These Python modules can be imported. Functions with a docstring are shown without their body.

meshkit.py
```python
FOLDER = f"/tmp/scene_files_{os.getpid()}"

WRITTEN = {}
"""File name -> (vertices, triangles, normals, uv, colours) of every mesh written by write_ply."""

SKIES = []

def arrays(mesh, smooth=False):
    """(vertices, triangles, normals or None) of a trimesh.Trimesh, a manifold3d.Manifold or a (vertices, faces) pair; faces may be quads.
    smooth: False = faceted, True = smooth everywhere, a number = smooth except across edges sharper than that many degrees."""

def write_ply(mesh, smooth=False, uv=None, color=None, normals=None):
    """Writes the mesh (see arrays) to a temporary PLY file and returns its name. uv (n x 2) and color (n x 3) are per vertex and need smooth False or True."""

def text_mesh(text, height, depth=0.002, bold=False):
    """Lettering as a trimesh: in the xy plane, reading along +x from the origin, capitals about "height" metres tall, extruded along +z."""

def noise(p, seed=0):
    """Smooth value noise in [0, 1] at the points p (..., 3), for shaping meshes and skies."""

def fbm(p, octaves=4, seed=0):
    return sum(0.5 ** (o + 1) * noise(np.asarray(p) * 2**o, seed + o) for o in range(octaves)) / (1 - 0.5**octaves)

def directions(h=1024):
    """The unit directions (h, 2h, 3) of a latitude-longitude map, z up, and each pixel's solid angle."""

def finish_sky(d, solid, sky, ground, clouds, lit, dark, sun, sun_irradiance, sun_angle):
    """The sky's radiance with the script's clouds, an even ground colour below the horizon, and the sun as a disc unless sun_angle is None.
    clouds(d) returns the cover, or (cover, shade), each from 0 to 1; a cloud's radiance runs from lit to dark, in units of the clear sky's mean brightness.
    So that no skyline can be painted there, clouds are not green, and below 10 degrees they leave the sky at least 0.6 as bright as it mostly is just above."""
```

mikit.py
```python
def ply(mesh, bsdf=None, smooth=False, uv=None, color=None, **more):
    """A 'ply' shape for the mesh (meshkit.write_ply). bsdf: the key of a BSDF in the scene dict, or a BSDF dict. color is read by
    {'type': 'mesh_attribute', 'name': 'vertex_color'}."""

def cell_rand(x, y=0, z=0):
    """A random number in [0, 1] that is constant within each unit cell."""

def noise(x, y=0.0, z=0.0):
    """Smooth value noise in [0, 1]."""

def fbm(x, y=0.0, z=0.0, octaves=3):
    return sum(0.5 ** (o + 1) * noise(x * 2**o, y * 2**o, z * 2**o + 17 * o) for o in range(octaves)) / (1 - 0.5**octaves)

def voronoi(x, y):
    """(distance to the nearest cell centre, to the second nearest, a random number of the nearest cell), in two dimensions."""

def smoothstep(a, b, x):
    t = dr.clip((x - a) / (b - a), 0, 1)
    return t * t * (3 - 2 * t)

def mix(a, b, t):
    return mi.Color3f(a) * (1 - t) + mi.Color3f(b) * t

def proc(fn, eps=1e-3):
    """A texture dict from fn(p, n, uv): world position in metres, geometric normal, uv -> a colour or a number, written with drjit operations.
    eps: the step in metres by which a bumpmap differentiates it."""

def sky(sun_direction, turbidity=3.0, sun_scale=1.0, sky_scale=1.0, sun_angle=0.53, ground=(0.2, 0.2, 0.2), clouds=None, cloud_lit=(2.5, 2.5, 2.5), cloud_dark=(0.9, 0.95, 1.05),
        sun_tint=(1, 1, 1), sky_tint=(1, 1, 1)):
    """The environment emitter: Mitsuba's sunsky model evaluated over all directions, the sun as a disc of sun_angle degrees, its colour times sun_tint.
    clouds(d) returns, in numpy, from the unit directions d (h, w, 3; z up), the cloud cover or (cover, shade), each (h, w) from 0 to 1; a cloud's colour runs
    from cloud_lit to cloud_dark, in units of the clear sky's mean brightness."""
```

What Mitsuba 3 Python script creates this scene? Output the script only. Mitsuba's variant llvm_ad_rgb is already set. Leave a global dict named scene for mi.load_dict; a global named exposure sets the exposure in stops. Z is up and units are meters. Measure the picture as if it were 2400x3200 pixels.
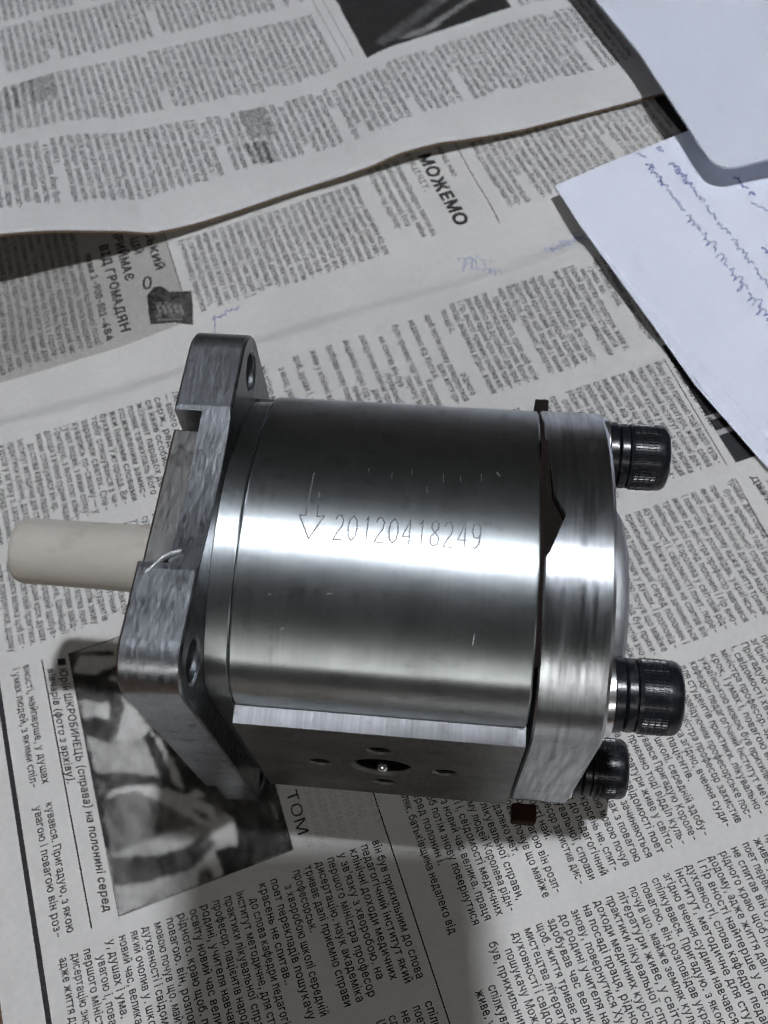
import math, random
import numpy as np, trimesh, shapely, mitsuba as mi, drjit as dr
import manifold3d as m3
from shapely.geometry import Polygon, LineString
from shapely.ops import unary_union
import mikit, meshkit
from mikit import proc, noise, fbm, smoothstep, mix

random.seed(7)
RNG = np.random.default_rng(7)
T = mi.ScalarTransform4f
scene, labels = {}, {}
MM = 0.001

# ------------------------------------------------------------------ camera, lamps, exposure
CAM_H = 280.95                                   # the lens is about 28 cm above the table
CAM_R = np.array([0.98988817, -0.12397056, -0.06893992])     # right, down, forward of the lens
CAM_D = np.array([-0.14184997, -0.86511824, -0.48109148])
CAM_F = np.array([0.0, 0.48600589, -0.87395553])
EYE = np.array([0, 0, CAM_H])
eye = EYE * MM
scene['camera'] = {'type': 'thinlens', 'fov': 44.016, 'fov_axis': 'x', 'near_clip': 0.01, 'far_clip': 20.0,
                   'aperture_radius': 0.0007, 'focus_distance': 0.236,
                   'to_world': T().look_at(origin=eye.tolist(), target=(eye + CAM_F).tolist(), up=(-CAM_D).tolist())}
exposure = -0.02
LAMP = np.array([275.0, 145.0, 1560.0])          # the bright bulb overhead
LAMP_R, LAMP_L = 30.0, 2080.0
TUBE = np.array([-350.0, -1150.0, 1000.0])       # the second, broad light behind the photographer
TUBE_W, TUBE_H, TUBE_L = 1300.0, 26.0, 44.0
scene['ambient'] = {'type': 'constant', 'radiance': {'type': 'rgb', 'value': [0.022, 0.021, 0.0195]}}

# ------------------------------------------------------------------ helpers
def tag(key, label=None, cat=None, group=None, kind=None):
    d = {k: v for k, v in (('label', label), ('category', cat), ('group', group), ('kind', kind)) if v}
    labels[key] = {**labels.get(key, {}), **d}

def numbered(name):
    key, n = name, 0
    while key in scene:
        n += 1
        key = f'{name}_{n:03d}'
    return key

def put(name, mesh, bsdf, smooth=False, **kw):
    """One entry of the scene; the mesh is in millimetres, world axes."""
    key = numbered(name)
    v, f, _ = meshkit.arrays(mesh)
    scene[key] = mikit.ply((np.asarray(v) * MM, f), bsdf, smooth=smooth, **kw)
    return key

def tm(m):
    if isinstance(m, m3.Manifold):
        q = m.to_mesh()
        return trimesh.Trimesh(q.vert_properties[:, :3], q.tri_verts, process=False)
    return m

# the pump's own axes: X along its shaft (to the right), Y away, Z up; it lies turned a little and tipped to its cover end
YAW, PITCH, OX, OY = -0.2199, 0.0285, -37.16, 107.49
_c, _s = math.cos, math.sin
R_P = np.array([[_c(YAW), -_s(YAW), 0], [_s(YAW), _c(YAW), 0], [0, 0, 1]]) @ np.array([[_c(PITCH), 0, _s(PITCH)], [0, 1, 0], [-_s(PITCH), 0, _c(PITCH)]])
O_P = np.array([OX, OY, 0.35])

def pump(name, mesh, bsdf, smooth=30, **kw):
    v, f, _ = meshkit.arrays(mesh)
    return put(name, (np.asarray(v) @ R_P.T + O_P, f), bsdf, smooth=smooth, **kw)

def pump_brushed(name, mesh, bsdf, angle=30):
    """As pump(), with a uv whose u runs along X, so that brushed metal knows its grain."""
    v, f, _ = meshkit.arrays(tm(mesh), angle)
    uv = np.stack([v[:, 0] / 50, np.arctan2(v[:, 1], v[:, 2] - 54.0)], 1)
    key = numbered(name)
    scene[key] = mikit.ply(((v @ R_P.T + O_P) * MM, f), bsdf, smooth=True, uv=uv)
    return key

def local(p):
    """World position (m) to the pump's own axes (mm), inside a material."""
    q = [(p.x - O_P[0] * MM) * 1000, (p.y - O_P[1] * MM) * 1000, (p.z - O_P[2] * MM) * 1000]
    return [sum(float(R_P[j, i]) * q[j] for j in range(3)) for i in range(3)]

# ------------------------------------------------------------------ materials
def rgb(*c):
    return {'type': 'rgb', 'value': list(c)}

def diffuse(key, fn_or_rgb):
    scene[key] = {'type': 'twosided', 'bsdf': {'type': 'diffuse', 'reflectance': fn_or_rgb}}

def paper_tex(base, fibre, amount, blotch):
    def fn(p, n, uv):
        a = fbm(p.x * fibre, p.y * fibre, p.z * fibre, 3)
        b = fbm(p.x * 42 + 3, p.y * 42, 0, 3)
        g = cellgrain(p)
        return mi.Color3f(*base) * (1 + amount * (a - 0.5) + blotch * (b - 0.5) + 0.05 * (g - 0.5))
    return proc(fn)

def cellgrain(p):
    return noise(p.x * 2600, p.y * 2600, p.z * 2600)

diffuse('newsprint', paper_tex((0.56, 0.552, 0.532), 700, 0.10, 0.10))
diffuse('newsprint_far', paper_tex((0.55, 0.55, 0.545), 700, 0.10, 0.10))
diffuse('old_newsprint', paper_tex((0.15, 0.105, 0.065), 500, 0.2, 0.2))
diffuse('white_sheet', paper_tex((0.70, 0.735, 0.83), 900, 0.04, 0.03))
diffuse('white_sheet_grey', paper_tex((0.62, 0.655, 0.74), 900, 0.05, 0.04))
diffuse('tint_grey', paper_tex((0.37, 0.355, 0.335), 1500, 0.35, 0.08))

def ink_tex(base, worn):
    return proc(lambda p, n, uv: mi.Color3f(*base) * (1 + worn * (fbm(p.x * 1500, p.y * 1500, p.z * 1500, 2) - 0.4)))

diffuse('ink', ink_tex((0.032, 0.031, 0.034), 0.8))
diffuse('ink_soft', ink_tex((0.042, 0.041, 0.044), 0.8))
diffuse('ink_bold', ink_tex((0.035, 0.034, 0.036), 0.6))
diffuse('ink_photo', ink_tex((0.030, 0.029, 0.029), 0.5))
diffuse('ink_pale', ink_tex((0.21, 0.205, 0.20), 0.6))
diffuse('ink_ghost', ink_tex((0.46, 0.445, 0.42), 0.15))
diffuse('pen_blue', ink_tex((0.075, 0.10, 0.28), 0.9))
diffuse('pen_faint', ink_tex((0.25, 0.29, 0.46), 0.5))

def halftone(lo, hi, freq):
    def fn(p, n, uv):
        a = fbm(p.x * freq, p.y * freq, p.z * freq, 4)
        b = fbm(p.x * 130 + 5, p.y * 130 + 9, 0, 3)
        t = dr.clip(0.5 + 2.6 * (a - 0.5) + 0.9 * (b - 0.5), 0, 1)
        return mix(lo, hi, t)
    return proc(fn)

diffuse('print_0', halftone((0.025, 0.024, 0.024), (0.085, 0.08, 0.078), 900))
diffuse('print_1', halftone((0.025, 0.024, 0.023), (0.17, 0.162, 0.155), 800))

def metal(key, base, rough, streak, wear, bump=None, aniso=0.0):
    """Bare metal: grinding streaks run round the body (across X); patches of tarnish and small scratches."""
    def tone(p, n, uv):
        x, y, z = local(p)
        g = fbm(x * streak[0], y * streak[1], z * streak[1], 3)
        w = fbm(x * 0.09 + 4, y * 0.09, z * 0.09, 4)
        t = smoothstep(0.60, 0.78, fbm(x * 0.35 + 11, y * 0.35, z * 0.35, 3))
        return mi.Color3f(*base) * (1 + wear[0] * (g - 0.5) + wear[1] * (w - 0.5) - wear[2] * t)
    def gloss(p, n, uv):
        x, y, z = local(p)
        g = fbm(x * streak[0] + 7, y * streak[1], z * streak[1], 3)
        w = fbm(x * 0.07, y * 0.07 + 9, z * 0.07, 3)
        return dr.clip(rough[0] + rough[1] * (g - 0.5) + rough[2] * (w - 0.5), 0.08, 0.9)
    b = {'type': 'principled', 'base_color': proc(tone), 'roughness': proc(gloss), 'metallic': 1.0, 'specular': 0.5, 'anisotropic': aniso}
    if bump:
        b = {'type': 'bumpmap', 'scale': 1.0, 'arbitrary': proc(bump, 1e-4), 'bsdf': b}
    scene[key] = {'type': 'twosided', 'bsdf': b}

def ground_bump(sx, sy, h):
    def fn(p, n, uv):
        x, y, z = local(p)
        return h * MM * fbm(x * sx, y * sy, z * sy, 2)
    return fn

def cast_bump(p, n, uv):
    x, y, z = local(p)
    return MM * (0.05 * fbm(x * 0.35, y * 0.35, z * 0.35, 2) + 0.05 * fbm(x * 1.6, y * 0.6, z * 0.6, 3))

metal('body_metal', (0.54, 0.585, 0.60), (0.43, 0.08, 0.16), (1.6, 0.10), (0.16, 0.42, 0.16), ground_bump(2.2, 0.12, 0.003), 0.93)
metal('cover_metal', (0.53, 0.56, 0.59), (0.40, 0.34, 0.14), (1.1, 0.07), (0.85, 0.35, 0.14), ground_bump(1.4, 0.10, 0.005), 0.9)
metal('flange_metal', (0.29, 0.308, 0.33), (0.38, 0.26, 0.22), (2.6, 0.5), (0.45, 0.55, 0.30), cast_bump)
metal('dark_reflection_metal', (0.13, 0.135, 0.145), (0.33, 0.1, 0.1), (0.8, 0.5), (0.4, 0.5, 0.3))  # flange back: its dark reflection is put into the base colour
metal('boss_metal', (0.42, 0.43, 0.45), (0.58, 0.1, 0.1), (0.6, 0.6), (0.2, 0.2, 0.1))
metal('pilot_metal', (0.27, 0.268, 0.262), (0.42, 0.3, 0.2), (2.2, 0.3), (0.9, 0.9, 0.4), cast_bump)
metal('pad_metal', (0.18, 0.177, 0.168), (0.46, 0.1, 0.12), (1.2, 0.25), (0.35, 0.7, 0.12), ground_bump(1.5, 0.3, 0.004))  # oily mottling, with the shade of the side put into the base colour
metal('bore_metal', (0.05, 0.05, 0.052), (0.4, 0.1, 0.1), (0.8, 0.8), (0.3, 0.4, 0.2))
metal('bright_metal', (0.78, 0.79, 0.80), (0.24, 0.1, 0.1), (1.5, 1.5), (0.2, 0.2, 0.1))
metal('ledge_metal', (0.38, 0.39, 0.41), (0.60, 0.25, 0.2), (2.4, 0.15), (0.55, 0.2, 0.2), ground_bump(2.4, 0.2, 0.02))  # top of the pad: the light it catches is put into a lighter colour

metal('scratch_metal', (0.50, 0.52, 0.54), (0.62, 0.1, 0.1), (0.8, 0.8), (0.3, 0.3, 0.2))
metal('groove_dirt', (0.16, 0.17, 0.175), (0.6, 0.1, 0.1), (0.8, 0.8), (0.4, 0.4, 0.3))

def black_fn(p, n, uv):
    x, y, z = local(p)
    w = smoothstep(0.55, 0.8, fbm(x * 0.6, y * 0.6, z * 0.6, 3))
    return mix((0.008, 0.009, 0.012), (0.026, 0.026, 0.03), w)

scene['black_oxide'] = {'type': 'twosided', 'bsdf': {'type': 'principled', 'base_color': proc(black_fn), 'roughness': 0.26, 'metallic': 0.0, 'specular': 0.32}}
scene['gasket_rubber'] = {'type': 'twosided', 'bsdf': {'type': 'principled', 'base_color': proc(lambda p, n, uv: mix((0.006, 0.0055, 0.0055), (0.017, 0.012, 0.010), fbm(p.x * 400, p.y * 400, p.z * 400, 3))), 'roughness': 0.8, 'specular': 0.05}}
scene['seal_brown'] = {'type': 'twosided', 'bsdf': {'type': 'principled', 'base_color': proc(lambda p, n, uv: mix((0.012, 0.006, 0.004), (0.034, 0.015, 0.009), fbm(p.x * 500, p.y * 500, p.z * 500, 3))), 'roughness': 0.8, 'specular': 0.08}}

def cap_fn(p, n, uv):
    x, y, z = local(p)
    d = smoothstep(0.56, 0.75, fbm(x * 0.16, y * 0.3, z * 0.3, 4))
    return mix((0.41, 0.388, 0.345), (0.37, 0.345, 0.30), d) * (1 + 0.06 * (fbm(x * 1.5, y * 1.5, z * 1.5, 2) - 0.5))

scene['cream_plastic'] = {'type': 'twosided', 'bsdf': {'type': 'principled', 'base_color': proc(cap_fn), 'roughness': 0.55, 'specular': 0.35}}
scene['black_cover_board'] = {'type': 'twosided', 'bsdf': {'type': 'principled', 'base_color': rgb(0.012, 0.012, 0.016), 'roughness': 0.45, 'specular': 0.4}}
scene['grey_band_print'] = {'type': 'twosided', 'bsdf': {'type': 'principled', 'base_color': rgb(0.32, 0.32, 0.33), 'roughness': 0.5, 'specular': 0.3}}

def wood_fn(p, n, uv):
    g = fbm(p.x * 30 + 0.6 * fbm(p.x * 9, p.y * 9, 0, 2), p.y * 420, 0, 4)
    return mix((0.075, 0.038, 0.018), (0.15, 0.075, 0.035), g)

scene['table_wood'] = {'type': 'twosided', 'bsdf': {'type': 'principled', 'base_color': proc(wood_fn), 'roughness': 0.4, 'specular': 0.4}}
scene['lamp_shell'] = {'type': 'twosided', 'bsdf': {'type': 'principled', 'base_color': rgb(0.5, 0.5, 0.5), 'roughness': 0.5}}
scene['phone_shell'] = {'type': 'twosided', 'bsdf': {'type': 'principled', 'base_color': rgb(0.02, 0.02, 0.022), 'roughness': 0.4}}

# ------------------------------------------------------------------ the page axes: q along a line of print, p from a line to the line before it
EP, EQ = np.array([0.97815, 0.20791]), np.array([0.20791, -0.97815])

def flat(p, q, z):
    p, q, z = np.broadcast_arrays(p, q, z)
    return np.stack([p * EP[0] + q * EQ[0], p * EP[1] + q * EQ[1], z], -1)

def wave(p, q, seed, scale):
    pts = np.stack([np.asarray(p, float) / scale, np.asarray(q, float) / scale, np.zeros_like(np.asarray(p, float))], -1)
    return meshkit.fbm(pts + 50, 2, seed) - 0.5

def surf_a(p, q, lift=0.0):
    p, q = np.asarray(p, float), np.asarray(q, float)
    u = np.clip((q + 242 + 1.5 * np.sin(p / 23)) / 8.0, 0, 1)
    rise = u * u * (3 - 2 * u)
    crease = 2.6 * np.exp(-((q + 272) / 13) ** 2) + 3.3 * rise * np.exp(-(np.clip(q + 234, 0, 99) / 20) ** 2) + 0.7 * np.exp(-((q + 181) / 6) ** 2)
    near = np.clip((np.hypot(p + 10, (q + 95) * 0.8) - 62) / 40, 0.0, 1)       # pressed flat under the pump
    z = crease * np.clip(1.05 - np.clip(p, 0, 400) / 330, 0.2, 1) * np.clip((-q - 150) / 40, 0, 1) + 1.5 * wave(p, q, 3, 46) * near
    return flat(p, q, z * 1.0 + lift)

B_P = np.array([-120, -90, -60, -30, 0, 30, 60, 90, 120, 150, 180, 215, 330.0])
B_Q = np.array([-305, -329, -371, -426, -640.0])
B_T = np.array([[-307.0, -307.0, -306.2, -304.7, -305.5, -306.8, -308.1, -308.1, -306.5, -304.1, -303.1, -302.0, -301.0],
                [-322.6, -322.6, -321.8, -322.5, -326.5, -327.3, -325.4, -325.0, -328.0, -328.7, -327.0, -324.7, -324.7],
                [-370.7, -370.7, -371.1, -375.9, -376.3, -371.9, -368.0, -368.1, -374.1, -376.8, -378.8, -378.8, -378.8],
                [-419.2, -419.2, -419.2, -425.8, -429.9, -428.5, -426.1, -423.2, -422.6, -422.6, -422.6, -422.6, -422.6],
                [-640.0] * 13])
B_ZP = np.array([-120, -74, -50, -25, -12, 10, 45, 64, 80, 95, 108, 125, 155, 200, 330.0])
B_Z = np.array([30, 27, 22, 13, 7.0, 4.5, 4.0, 4.2, 5.0, 7.2, 7.4, 5.5, 4.0, 3.4, 3.0])
B_ZQ = np.array([-640, -426, -371, -329, -305.0])
B_ZK = np.array([0.2, 0.45, 0.7, 0.9, 1.0])

from scipy.interpolate import PchipInterpolator
_brow = [PchipInterpolator(B_P, r) for r in B_T]
_bz, _bk = PchipInterpolator(B_ZP, B_Z), PchipInterpolator(B_ZQ, B_ZK)

def surf_b(p, q, lift=0.0):
    p, q = np.asarray(p, float), np.asarray(q, float)
    rows = np.stack([r(np.clip(p, -120, 330)) for r in _brow], -1)
    k = np.clip(np.searchsorted(-B_Q, -q, side='right') - 1, 0, 3)
    t = (q - B_Q[k]) / (B_Q[k + 1] - B_Q[k])
    idx = np.arange(rows.reshape(-1, 5).shape[0]).reshape(p.shape)
    r5 = rows.reshape(-1, 5)
    qq = r5[idx, k] * (1 - t) + r5[idx, k + 1] * t
    z = _bz(np.clip(p, -120, 330)) * _bk(np.clip(q, -640, -305)) + 0.8 * wave(p, q, 9, 40) - np.clip(q + 307, 0, 2) * 0.25
    return flat(p, qq, np.maximum(z, 2.2) + lift)

def surf_w2(p, q, lift=0.0):
    p, q = np.asarray(p, float), np.asarray(q, float)
    curl = np.interp(q, [-300, -264, -239, -217, -188, -160, -125, 60], [8.0, 8.2, 8.4, 7.2, 4.4, 2.2, 1.8, 1.6])
    curl = 1.6 + (curl - 1.6) * np.clip(1.15 - (p - 143) / 190, 0.3, 1)
    return flat(p, q, curl + 0.5 * wave(p, q, 5, 60) + lift)

def surf_w1(p, q, lift=0.0):
    p, q = np.asarray(p, float), np.asarray(q, float)
    return flat(p, q, 16.6 + 0.9 * np.clip((q + 300) / 60, 0, 1) ** 2 + 0.4 * wave(p, q, 6, 70) + lift)

def sheet(cells, surf, thick, step):
    """A paper sheet of some thickness over the page rectangles in cells (p0, p1, q0, q1)."""
    bb = np.array(cells)
    p0, q0 = bb[:, 0].min(), bb[:, 2].min()
    ni, nj = int(round((bb[:, 1].max() - p0) / step)), int(round((bb[:, 3].max() - q0) / step))
    on = np.zeros((ni, nj), bool)
    for a, b, c, d in cells:
        on[int(round((a - p0) / step)):int(round((b - p0) / step)), int(round((c - q0) / step)):int(round((d - q0) / step))] = True
    gi, gj = np.meshgrid(np.arange(ni + 1), np.arange(nj + 1), indexing='ij')
    pp, qq = p0 + gi * step, q0 + gj * step
    top = surf(pp.ravel(), qq.ravel())
    bot = top - [0, 0, thick]
    n = len(top)
    idx = lambda i, j: i * (nj + 1) + j
    i, j = np.nonzero(on)
    quad = np.stack([idx(i, j), idx(i + 1, j), idx(i + 1, j + 1), idx(i, j + 1)], 1)
    f = [quad[:, ::-1], quad + n]
    pad = np.pad(on, 1)
    for di, dj, (a, b) in ((-1, 0, (3, 0)), (1, 0, (1, 2)), (0, -1, (0, 1)), (0, 1, (2, 3))):
        e = ~pad[i + 1 + di, j + 1 + dj]
        q = quad[e]
        f.append(np.stack([q[:, a], q[:, b], q[:, b] + n, q[:, a] + n], 1))
    f = np.vstack(f)
    tri = np.vstack([f[:, [0, 1, 2]], f[:, [0, 2, 3]]])
    used, inv = np.unique(tri, return_inverse=True)
    return np.vstack([top, bot])[used], inv.reshape(-1, 3)

# ------------------------------------------------------------------ print: letters as thin ink shapes that follow the paper
_glyphs = {}

def glyph(ch, bold=False):
    """(points, triangles, width) of one letter, capitals 1 high."""
    k = (ch, bold)
    if k not in _glyphs:
        m = meshkit.text_mesh(ch, 1.0, 0.1, bold >= 1)
        up = m.face_normals[:, 2] > 0.5
        poly = unary_union([Polygon(t[:, :2]).buffer(1e-4) for t in m.triangles[up]]).simplify(0.022 if not bold else 0.015)
        if bold == 0.5:
            poly = poly.buffer(0.022, join_style=2).simplify(0.02)
        if bold == 2:
            poly = poly.buffer(0.035, join_style=2).simplify(0.012)
        vs, fs, at = [], [], 0
        for g in getattr(poly, 'geoms', [poly]):
            v, f = trimesh.creation.triangulate_polygon(g, engine='earcut')
            vs.append(v); fs.append(f + at); at += len(v)
        v = np.vstack(vs)
        _glyphs[k] = (v, np.vstack(fs), float(v[:, 0].max()))
    return _glyphs[k]

def set_line(text, bold=False, squeeze=0.82, slant=0.0, gap=0.085):
    """A line of print in units of cap height: list of (points, triangles), and its length."""
    out, x = [], 0.0
    for ch in text:
        if ch == ' ':
            x += 0.36 * squeeze
            continue
        v, f, w = glyph(ch, bold)
        out.append((np.stack([v[:, 0] * squeeze + x + slant * v[:, 1], v[:, 1]], 1), f))
        x += (w + gap) * squeeze
    return out, x

class Ink:
    """Collects flat print in page coordinates and lays it on a paper surface."""
    def __init__(self):
        self.v, self.f, self.n = [], [], 0
    def add(self, pq, f):
        self.v.append(np.asarray(pq, float)); self.f.append(np.asarray(f) + self.n); self.n += len(pq)
    def line(self, text, p, q, cap, length=None, **kw):
        parts, x = set_line(text, **kw)
        k = (length / x) if length else cap
        for v, f in parts:
            self.add(np.stack([p + v[:, 1] * cap, q + v[:, 0] * k], 1), f)
        return q + x * k
    def rule(self, p0, q0, p1, q1, w):
        a, b = np.array([p0, q0], float), np.array([p1, q1], float)
        n = max(1, int(np.linalg.norm(b - a) / 2))
        t = np.linspace(0, 1, n + 1)[:, None]
        c = a + (b - a) * t
        d = (b - a) / np.linalg.norm(b - a)
        o = np.array([-d[1], d[0]]) * w / 2
        i = np.arange(n)
        self.add(np.vstack([c + o, c - o]), np.vstack([np.stack([i, i + 1, i + 1 + n + 1], 1), np.stack([i, i + n + 2, i + n + 1], 1)]))
    def poly(self, pts, grow=0.0, step=2.5):
        g = Polygon(pts).buffer(0)
        if grow:
            g = g.buffer(grow).buffer(-grow * 0.5)
        for h in getattr(g, 'geoms', [g]):
            v, f = trimesh.creation.triangulate_polygon(h, engine='earcut')
            v, f = trimesh.remesh.subdivide_to_size(np.column_stack([v, np.zeros(len(v))]), f, step, max_iter=12)
            self.add(v[:, :2], f)
    def stroke(self, pts, w):
        """A pen line."""
        c = np.asarray(pts, float)
        d = np.gradient(c, axis=0)
        d /= np.linalg.norm(d, axis=1, keepdims=True) + 1e-9
        o = np.stack([-d[:, 1], d[:, 0]], 1) * (np.broadcast_to(w, (len(c),))[:, None] / 2)
        n = len(c)
        i = np.arange(n - 1)
        self.add(np.vstack([c + o, c - o]), np.vstack([np.stack([i, i + 1, i + 1 + n], 1), np.stack([i, i + 1 + n, i + n], 1)]))
    def put(self, name, surf, bsdf, lift=0.08, kind=None):
        v, f = np.vstack(self.v), np.vstack(self.f)
        w = surf(v[:, 0], v[:, 1], lift)
        nz = np.cross(w[f[:, 1]] - w[f[:, 0]], w[f[:, 2]] - w[f[:, 0]])[:, 2]
        f = np.where((nz < 0)[:, None], f[:, ::-1], f)
        key = put(name, (w, f), bsdf)
        if kind:
            tag(key, kind=kind)
        return key

WORDS = ('вності найперше у душах і умах людей з якими спілкувався Пригадую з якою увагою і повагою він розповідав українською мовою '
         'почув що майже земляк батьківщина недалеко від Хуста я з Королева Йому було приємно тоді відділ культури мистецтва літератури '
         'живе у світовій рідній духовності і свідомості поет перекладів пошукачу Може красень не спитав він був прихильним до слова '
         'кафедри педагогічний інститут методичне для студентів практики лікувальної справи завідуючим професорське Швейцарії який очолив '
         'клінічні доходи медичних курсів у зв’язку з хворобою на посаді першого міністра професор захистив дисертацію наук академіка '
         'згідно вчення судини зачиняються пацієнтів народився родині учителя навчався у школі середній здобував освіту перший крок '
         'новий час велика праця рідного краю щоб потім знову повернутися додому адже життя триває далі серед полонин і гір').split()

class Words:
    def __init__(self, seed):
        self.r = random.Random(seed); self.i = self.r.randrange(len(WORDS))
    def fill(self, chars):
        out, n = [], 0
        while True:
            w = WORDS[self.i % len(WORDS)]
            self.i += 1 if self.r.random() > 0.2 else self.r.randrange(2, 40)
            if self.r.random() < 0.13:
                w += self.r.choice(',..,')
            if n + len(w) > chars:
                rem = chars - n
                if rem >= 4 and len(w) - rem >= 1:
                    out.append(w[:rem - 1].rstrip('.,') + '-')
                return ' '.join(out) or w[:chars]
            out.append(w); n += len(w) + 1

_pk = {}
def pitch_k(bold):
    """Millimetres per unit of type at which a letter takes LETTER mm on average."""
    if bold not in _pk:
        _pk[bold] = LETTER / (set_line(' '.join(WORDS[:80]), bold)[1] / len(' '.join(WORDS[:80])))
    return _pk[bold]
LETTER = 1.32

def column(parent, surf, p_hi, p_lo, q0, q1, seed, pitch=3.4, cap=2.55, bsdf='ink', bold=True, q0_of=None, q1_of=None, texts=None, name='text_column', lift=0.08, every=None):
    """One column of body type: lines from p_hi down to p_lo, each from q0 to q1."""
    ink, w, p, n = Ink(), Words(seed), p_hi, 0
    indent = 0
    while p > p_lo:
        a = q0_of(p, n) if q0_of else q0
        b = q1_of(p, n) if q1_of else q1
        if texts and n < len(texts):
            ink.line(texts[n], p, a, cap, length=b - a if len(texts[n]) > 14 else None, bold=bold)
        elif b - a > 3:
            if indent:
                a += 3.0; indent = 0
            t = w.fill(max(3, int(round((b - a) / LETTER))))
            last = w.r.random() < 0.10
            scale = float(np.clip((b - a) / max(set_line(t, bold)[1], 1e-6), 0.87 * pitch_k(bold), 1.12 * pitch_k(bold)))
            if last:
                t = t[:max(6, int(len(t) * w.r.uniform(0.35, 0.85)))].rstrip(' -,') + '.'
                indent = 1
            ink.line(t, p, a, cap, length=scale * set_line(t, bold)[1], bold=bold)
        p -= every[n % len(every)] if every else pitch
        n += 1
    return ink.put(f'{parent}__{name}', surf, bsdf, lift)

# ------------------------------------------------------------------ the setting: the table
tb = trimesh.creation.box((1500, 1500, 30)); tb.apply_translation((60, 220, -15 - 3.2))
put('table', tb, 'table_wood'); tag('table', kind='structure')

# a black folder under the papers, with two light bands across it
fl = trimesh.creation.box((98, 250, 1.6)); fl.apply_translation((0, 0, 0))
ang = math.degrees(math.atan2(EP[1], EP[0]))
Rz = trimesh.transformations.rotation_matrix(math.radians(ang), (0, 0, 1))
fl.apply_transform(Rz); c = flat(189, -222, -2.0); fl.apply_translation(c)
put('folder', fl, 'black_cover_board')
tag('folder', 'black folder showing in slivers beside the cut newspaper edge and white sheets', 'folder')
for q in (-147.4, -140.7):
    b = Ink(); b.poly([(140.5, q - 1.0), (170, q - 1.3), (170, q + 1.1), (140.5, q + 0.9)])
    b.put('folder__band', lambda p, q, l=0: flat(p, q, -1.2 + l), 'grey_band_print', 0.1)

# ------------------------------------------------------------------ the lower newspaper
S = 1.5
put('newspaper', sheet([(-114, 150, -441, 84), (-114, 345, 84, 264), (150, 345, -127.5, 84), (150, 208.5, -441, -181.5)], surf_a, 0.55, S), 'newsprint', smooth=25)
tag('newspaper', 'open newspaper page under the pump, its printed photograph at the lower left', 'newspaper')
A = 'newspaper'

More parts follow.
